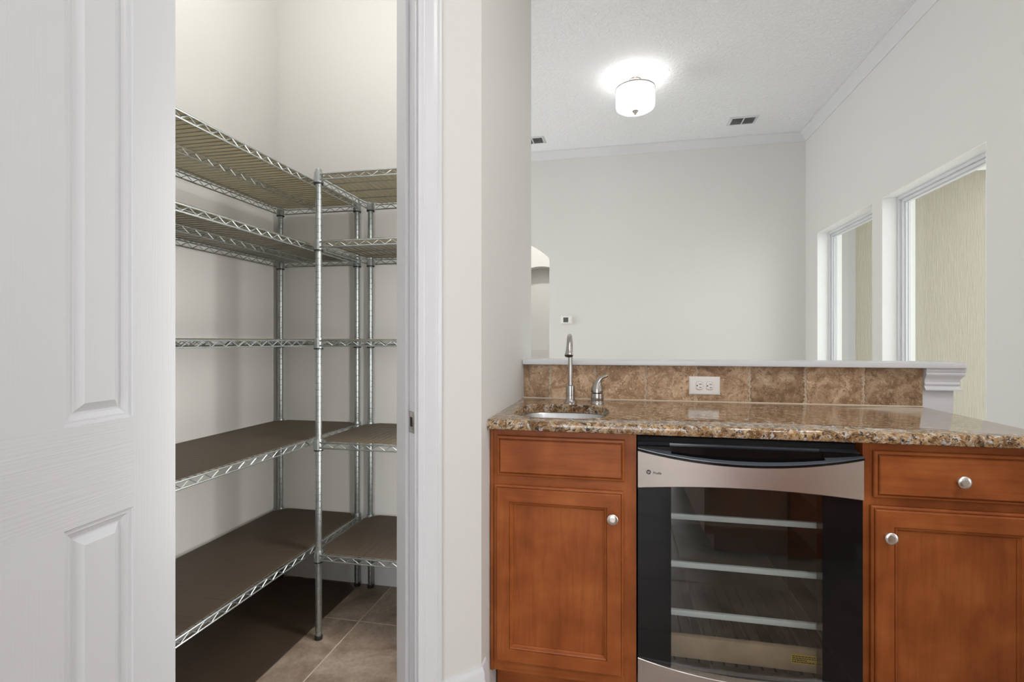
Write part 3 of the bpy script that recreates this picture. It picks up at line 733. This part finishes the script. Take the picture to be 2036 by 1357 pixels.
# ------------------------------------------------------------------ outlet on the splash
ol = thing('wall_outlet', (0.3385, TILE_Y, 0.979), 'white horizontal duplex outlet on the travertine splash', 'outlet')
ox0, ox1, oz0, oz1, oy = 0.2796, 0.3974, 0.9425, 1.0155, TILE_Y-0.0003
lp = lambda i, y: [(ox0+i, y, oz0+i), (ox1-i, y, oz0+i), (ox1-i, y, oz1-i), (ox0+i, y, oz1-i)]
MB().loft([lp(0, oy), lp(0, oy-0.002), lp(0.003, oy-0.0048), lp(0.006, oy-0.0055)], True, True, True).build('cover_plate', 'plastic_white', ol)
for cx_ in (0.3190, 0.3580):
    def stad(k, y): return [(cx_+max(-0.0125, min(0.0125, 0.0165*math.cos(a)))*k, y, 0.979+0.0168*math.sin(a)*k) for a in [2*PI*i/40 for i in range(40)]]
    MB().loft([stad(1.07, oy-0.0054), stad(1.07, oy-0.0057)], True, True, True).build('gap', 'concrete_curb', ol)
    rc = MB().loft([stad(1, oy-0.0055), stad(1, oy-0.0075), stad(0.95, oy-0.0082)], True, True, True).build('receptacle', 'plastic_white', ol, 40)
    MB().lathe([(0.0026, 0.0), (0.0026, 0.0003)], 12, (cx_-0.0085, oy-0.0081, 0.979), '-y').build('ground_hole', 'dark_cavity', rc)
    MB().box(cx_-0.001, cx_+0.008, oy-0.0085, oy-0.008, 0.9840, 0.9862).build('slot', 'dark_cavity', rc)
    MB().box(cx_+0.000, cx_+0.007, oy-0.0085, oy-0.008, 0.9718, 0.9740).build('slot', 'dark_cavity', rc)
MB().lathe([(0.0032, 0), (0.0030, 0.0008), (0.0015, 0.0012)], 14, (0.3385, oy-0.0054, 0.979), '-y').build('screw', 'plastic_white', ol)

# ------------------------------------------------------------------ glass-door cooler
FX0, FX1 = 0.0585, 0.6555
fr = thing('wine_cooler', ((FX0+FX1)/2, 1.85, 0), 'stainless and black glass-door undercounter cooler between the cherry cabinets', 'wine cooler')
DB, DFR = 1.598, 1.553           # door back and front planes
mb = MB().box(FX0, FX0+0.03, DB+0.004, 2.12, 0.06, 0.862).box(FX1-0.03, FX1, DB+0.004, 2.12, 0.06, 0.862).box(FX0+0.03, FX1-0.03, 2.08, 2.12, 0.06, 0.862).box(FX0+0.03, FX1-0.03, DB+0.004, 2.08, 0.83, 0.862).box(FX0+0.03, FX1-0.03, DB+0.004, 2.08, 0.06, 0.10)
mb.build('cabinet_body', 'fridge_liner', fr)
MB().box(FX0, FX1, 1.6003, 1.6018, 0.831, 0.8625).box(FX0, FX0+0.03, 1.6003, 1.6018, 0.06, 0.831).box(FX1-0.03, FX1, 1.6003, 1.6018, 0.06, 0.831).build('front_flange', 'dark_cavity', fr)
MB().box(FX0, FX1, 1.60, 1.62, 0.863, 0.8665).build('top_strip', 'dark_cavity', fr)
MB().box(FX0-0.003, FX1+0.003, 1.64, 1.70, 0.867, 0.8822).build('gap_filler', 'dark_cavity', fr)  # near-black box standing in for the shade of the gap under the counter
MB().box(FX0+0.02, FX1-0.02, 1.62, 1.66, 0.002, 0.059).build('kick_grille', 'black_plastic', fr)
# door slab frame (black) around the clear pane
PX0, PX1 = 0.153, 0.5565
q = lambda s: 4*s*(1-s)                            # 0 at the ends, 1 in the middle
fd = MB().box(FX0, PX0, DFR, DB, 0.115, 0.846).box(PX1, FX1, DFR, DB, 0.115, 0.846).box(PX0, PX1, DFR+0.004, DB, 0.115, 0.195).box(PX0, PX1, DFR+0.004, DB, 0.752, 0.846).build('door', 'black_gloss', fr)
MB().box(PX0, PX1, DFR+0.0005, DFR+0.004, 0.19, 0.756).build('door_pane', 'fridge_glass', fd)
NS = 28
def band(top, bot, yt, yb_, name):
    rows = []
    for i in range(NS+1):
        s = i/NS; x = FX0-0.0005+(FX1-FX0+0.001)*s
        rows.append([(x, DFR+0.002, bot(s)), (x, yb_(s)+0.0015, bot(s)), (x, yb_(s), bot(s)+0.0015), (x, yt(s), top(s)-0.0015), (x, yt(s)+0.0015, top(s)), (x, DFR+0.002, top(s))])
    return MB().loft(rows, True, True, True).build(name, 'stainless', fd, 30)
tz_ = lambda s: 0.833-0.030*q(s)
ft = lambda s: DFR-0.006-0.020*q(s)
band(tz_, lambda s: 0.7225+0.0195*q(s), ft, ft, 'top_band')
band(lambda s: 0.218-0.026*q(s), lambda s: 0.115, lambda s: DFR-0.005-0.022*q(s), lambda s: DFR-0.005-0.022*q(s), 'bottom_band')
# scooped handle: sloping top surface with a sunken grip pocket
rows = []
cols = [0, 0.04, 0.08, 0.12, 0.1575, 0.158, 0.25, 0.35, 0.45, 0.55, 0.65, 0.75, 0.8395, 0.84, 0.88, 0.92, 0.96, 1.0]
for s in cols:
    x = FX0-0.0005+(FX1-FX0+0.001)*s; deep = 0.158 <= s <= 0.8395
    yf, zf = ft(s)-0.003, tz_(s)+0.0085
    yb2, zb2 = DB-0.004, 0.852
    A = (yb2, zb2); B = (yf, zf)
    l = lambda f, dz=0: (yb2+(yf-yb2)*f, zb2+(zf-zb2)*f+dz)
    dz = -0.028 if deep else 0
    P = [(DB-0.004, 0.800), A, l(0.06), l(0.08, dz), l(0.74, dz), l(0.86), B, (yf-0.0005, zf-0.002), (yf+0.001, tz_(s)+0.0006), (DFR+0.001, tz_(s)+0.0006)]
    rows.append([(x, yy, zz) for yy, zz in P])
hd = MB().loft(rows, True, True, True).build('handle', 'slate_gloss', fd, 30)
rows = []
for i in range(NS+1):
    s = i/NS; x = FX0-0.001+(FX1-FX0+0.002)*s; yf = ft(s)-0.0035
    rows.append([(x, yf+0.002, tz_(s)+0.0072), (x, yf-0.0005, tz_(s)+0.0062), (x, yf-0.0005, tz_(s)+0.0008), (x, yf+0.003, tz_(s)-0.0002)])
MB().loft(rows, True, True, True).build('lip', 'black_gloss', hd, 30)
rows = []
for s in [0.1585+0.681*i/20 for i in range(21)]:
    x = FX0+(FX1-FX0)*s; yf, zf = ft(s)-0.003, tz_(s)+0.0085; yb2, zb2 = DB-0.004, 0.852
    l = lambda f, dz: (x, yb2+(yf-yb2)*f, zb2+(zf-zb2)*f+dz)
    rows.append([l(0.085, -0.0275), l(0.735, -0.0275), l(0.84, -0.004)])
MB().loft(rows, False).build('grip_pocket', 'black_gloss', hd, 30)
# interior shelves: white front trims, dark wire racks
for z in (0.632, 0.486, 0.339):
    sh = MB().cbox(FX0+0.034, FX1-0.034, 1.612, 1.626, z-0.017, z, 0.004).build('shelf', 'shelf_trim', fr, 40)
    MB().box(FX0+0.034, FX1-0.034, 1.627, 1.98, z-0.012, z-0.008).build('shelf_glass', 'fridge_glass', sh)
rk = MB().cbox(FX0+0.034, FX1-0.034, 1.612, 1.632, 0.196, 0.262, 0.004).build('wood_rack', 'oak_rack', fr, 40, label='pale wooden rack front')
for i in range(13):
    x = FX0+0.055+i*0.04
    MB().tube([(x, 1.633, 0.222), (x, 2.05, 0.222)], 0.003, 6).build('rack_wire', 'chrome', rk)
for i in range(14):
    x = FX0+0.045+i*0.0385
    MB().box(x, x+0.007, 1.64, 2.06, 0.1005, 0.106).build('floor_slat', 'black_plastic', fr)
st = MB().box(0.493, 0.5625, 1.6112, 1.6119, 0.2195, 0.2475).build('sticker', 'sticker_yellow', rk, 0, label='small yellow printed sticker')
rs = random.Random(5)
for k, ln in enumerate((1.0, 1.0, 0.62, 0.95)):
    x = 0.4965; z = 0.2415-k*0.0055
    while x < 0.4965+0.062*ln:
        w_ = rs.uniform(0.003, 0.008); MB().box(x, min(x+w_, 0.4965+0.0625*ln), 1.6108, 1.6113, z-0.0013, z+0.0013).build('print', 'ink', st); x += w_+0.0016
# badge and script lettering on the top band
def text(body, size, loc, mat, parent, name, shear=0.0, sx=1.0, spacing=1.0, bold=0.0):
    cu = bpy.data.curves.new(name, 'FONT'); cu.body = body; cu.size = size; cu.shear = shear; cu.extrude = 0.0002; cu.offset = bold; cu.align_x = 'LEFT'; cu.space_character = spacing
    to = bpy.data.objects.new(name+'_curve', cu); COL.objects.link(to)
    dg = bpy.context.evaluated_depsgraph_get(); me = bpy.data.meshes.new_from_object(to.evaluated_get(dg)); me.name = name
    bpy.data.objects.remove(to); bpy.data.curves.remove(cu)
    off = wloc(parent)
    for v in me.vertices:
        x, y, z = v.co; X = loc[0]+x*sx
        v.co = (X-off.x, (loc[1] if loc[1] is not None else fy(X)-0.0004)-z-off.y, loc[2]+y-off.z)
    me.materials.clear(); me.materials.append(MATS[mat])
    o = bpy.data.objects.new(name, me); COL.objects.link(o); o.parent = parent; return o
def fy(x): return ft((x-FX0)/(FX1-FX0))
by = fy(0.094)-0.0003
bd = MB().lathe([(0.0066, -0.001), (0.0066, 0.0004)], 28, (0.0885, by, 0.7722), '-y').build('badge', 'ink', fd)
mono = MB()
for k in range(4):
    a0 = PI/4+k*PI/2
    pth = [(0.0885+0.0004*math.cos(a0)+r*math.cos(a0+1.4*(r/0.0052-0.5)), by-0.0005, 0.7722+r*math.sin(a0+1.4*(r/0.0052-0.5))) for r in (0.0008, 0.002, 0.0032, 0.0043, 0.0052)]
    mono.tube(pth, 0.00042, 5)
mono.build('monogram', 'badge_silver', bd)
text('GE', 0.0062, (0.0848, by-0.0006, 0.7700), 'badge_silver', bd, 'monogram', 0.35, 0.9, 0.85)
text('Profile', 0.0105, (0.0998, None, 0.7672), 'ink', fd, 'lettering', 0.32, 0.92, 0.97, 0.00008)

# ------------------------------------------------------------------ ceiling fixture, vents, thermostat
lx, ly = 0.122, 3.747
lf = thing('semi_flush_light', (lx, ly, CZ), 'lit white drum glass ceiling light with nickel finial', 'ceiling light')
MB().lathe([(0.040, CZ-0.0005), (0.046, CZ-0.004), (0.047, CZ-0.016), (0.042, CZ-0.024), (0.012, CZ-0.026)], 28, (lx, ly, 0)).build('canopy', 'satin_nickel', lf, 40)
MB().lathe([(0.008, CZ-0.026), (0.008, CZ-0.100)], 14, (lx, ly, 0)).build('stem', 'satin_nickel', lf, 40)
for a in range(3):
    aa = 2*PI*a/3+0.4
    MB().tube([(lx, ly, CZ-0.060), (lx+0.138*math.cos(aa), ly+0.138*math.sin(aa), CZ-0.083)], 0.003, 8).build('arm', 'satin_nickel', lf, 40)
MB().lathe([(0.1365, CZ-0.084), (0.1375, CZ-0.11), (0.1375, CZ-0.20), (0.133, CZ-0.218), (0.115, CZ-0.229), (0.03, CZ-0.236), (0.012, CZ-0.236), (0.012, CZ-0.232), (0.03, CZ-0.232), (0.113, CZ-0.225), (0.130, CZ-0.214), (0.1335, CZ-0.20), (0.1335, CZ-0.084)], 40, (lx, ly, 0), 'z', False).build('shade', 'lamp_shade_glow', lf, 40)
MB().lathe([(0.1355, CZ-0.087), (0.1405, CZ-0.087), (0.1405, CZ-0.078), (0.1345, CZ-0.078), (0.1345, CZ-0.0835)], 40, (lx, ly, 0), 'z', False).build('rim', 'satin_nickel', lf, 30)
MB().lathe([(0.006, CZ-0.10), (0.006, CZ-0.236), (0.020, CZ-0.2365), (0.021, CZ-0.241), (0.014, CZ-0.245), (0.0145, CZ-0.250), (0.009, CZ-0.255), (0.009, CZ-0.259), (0.004, CZ-0.264)], 20, (lx, ly, 0)).build('finial', 'satin_nickel', lf, 30)
point('drum_light', (lx+0.05, ly-0.03, CZ-0.125), 1.3, (1.0, 0.985, 0.96), 0.06)
point('drum_light', (lx-0.05, ly+0.03, CZ-0.125), 1.3, (1.0, 0.985, 0.96), 0.06)

def vent(cx_, cy_, label):
    v = thing('ceiling_vent', (cx_, cy_, CZ), label, 'vent', 'ceiling air vents')
    hx, hy = 0.115, 0.085
    lp = lambda i, z: [(cx_-hx+i, cy_-hy+i, z), (cx_+hx-i, cy_-hy+i, z), (cx_+hx-i, cy_+hy-i, z), (cx_-hx+i, cy_+hy-i, z)]
    MB().loft([lp(0, CZ-0.0003), lp(0.002, CZ-0.004), lp(0.020, CZ-0.0085), lp(0.022, CZ-0.0085), lp(0.024, CZ-0.002)], True).build('frame', 'plastic_gray', v)
    MB().box(cx_-hx+0.02, cx_+hx-0.02, cy_-hy+0.02, cy_+hy-0.02, CZ-0.0025, CZ-0.0008).build('throat', 'dark_cavity', v)
    MB().box(cx_-0.005, cx_+0.005, cy_-hy+0.022, cy_+hy-0.022, CZ-0.0095, CZ-0.003).build('divider', 'plastic_gray', v)
    for sx in (-1, 1):
        for k in range(7):
            yy = cy_-hy+0.032+k*0.0178; xa, xb_ = sorted((cx_+sx*0.0055, cx_+sx*(hx-0.0245)))
            MB().loft([[(xa, yy, CZ-0.009), (xb_, yy, CZ-0.009), (xb_, yy+0.007, CZ-0.003), (xa, yy+0.007, CZ-0.003)], [(xa, yy+0.0008, CZ-0.0095), (xb_, yy+0.0008, CZ-0.0095), (xb_, yy+0.0078, CZ-0.0035), (xa, yy+0.0078, CZ-0.0035)]], True, True, True).build('louver', 'plastic_gray', v)
vent(1.046, 4.655, 'white louvred ceiling vent between the drum light and the window corner')
vent(-0.785, 4.715, 'white louvred ceiling vent above the arched doorway')

th = thing('thermostat', (-0.50, BW, 1.325), 'small square white thermostat with gray screen on the far wall', 'thermostat')
MB().cbox(-0.560, -0.442, BW-0.006, BW-0.0003, 1.324, 1.412, 0.002).build('back_plate', 'plastic_white', th)
MB().cbox(-0.552, -0.450, BW-0.026, BW-0.0061, 1.332, 1.408, 0.006).build('body', 'plastic_white', th, 40)
MB().box(-0.532, -0.483, BW-0.0268, BW-0.0258, 1.344, 1.392).build('screen', 'screen_gray', th)

# hall lamp beyond the arch, kitchen downlights
def downlight(x, y, power, label, z=CZ, spot=True):
    d = thing('recessed_light', (x, y, z), label, 'ceiling light', 'recessed ceiling lights')
    MB().lathe([(0.055, z-0.001), (0.075, z-0.001), (0.078, z-0.004), (0.058, z-0.007)], 24, (x, y, 0), 'z', False).build('trim_ring', 'trim_paint', d, 40)
    MB().lathe([(0.001, z-0.0025), (0.056, z-0.0025)], 24, (x, y, 0), 'z', False).build('lens', 'bulb_glow', d)
    l = bpy.data.lights.new('downlight', 'AREA'); l.shape = 'DISK'; l.size = 0.14; l.energy = power; l.color = (1.0, 0.985, 0.96)
    o = bpy.data.objects.new('downlight', l); COL.objects.link(o); o.location = (x, y, z-0.012)
downlight(1.25, 0.9, 7, 'recessed ceiling light before the end of the bar'); downlight(1.35, -1.0, 10, 'recessed ceiling light over the island')
downlight(0.85, 0.5, 12, 'added recessed fill light between the bar and the island')  # extra downlight added to brighten the right cabinet
downlight(0.1, -1.6, 5, 'recessed ceiling light beside the island toward the rear wall')
downlight(-0.95, 5.45, 20, 'recessed ceiling light in the hall beyond the arch')

# ------------------------------------------------------------------ island that the glass door mirrors
isl = thing('kitchen_island', (0.95, -0.6, 0), 'cherry kitchen island facing the bar, mirrored in the cooler door', 'island')
MB().box(0.46, 1.28, -1.5, 0.20, 0.11, 0.875).build('body', 'cherry_vertical', isl)
MB().box(0.52, 1.22, -1.45, 0.14, 0.001, 0.109).build('toe_kick', 'cherry_horizontal', isl)
MB().cbox(0.43, 1.31, -1.53, 0.23, 0.876, 0.906, 0.006).build('top', 'granite', isl)
for xa in (0.49, 0.885): MB().cbox(xa, xa+0.365, 0.2005, 0.215, 0.15, 0.84, 0.006).build('panel', 'cherry_vertical', isl)
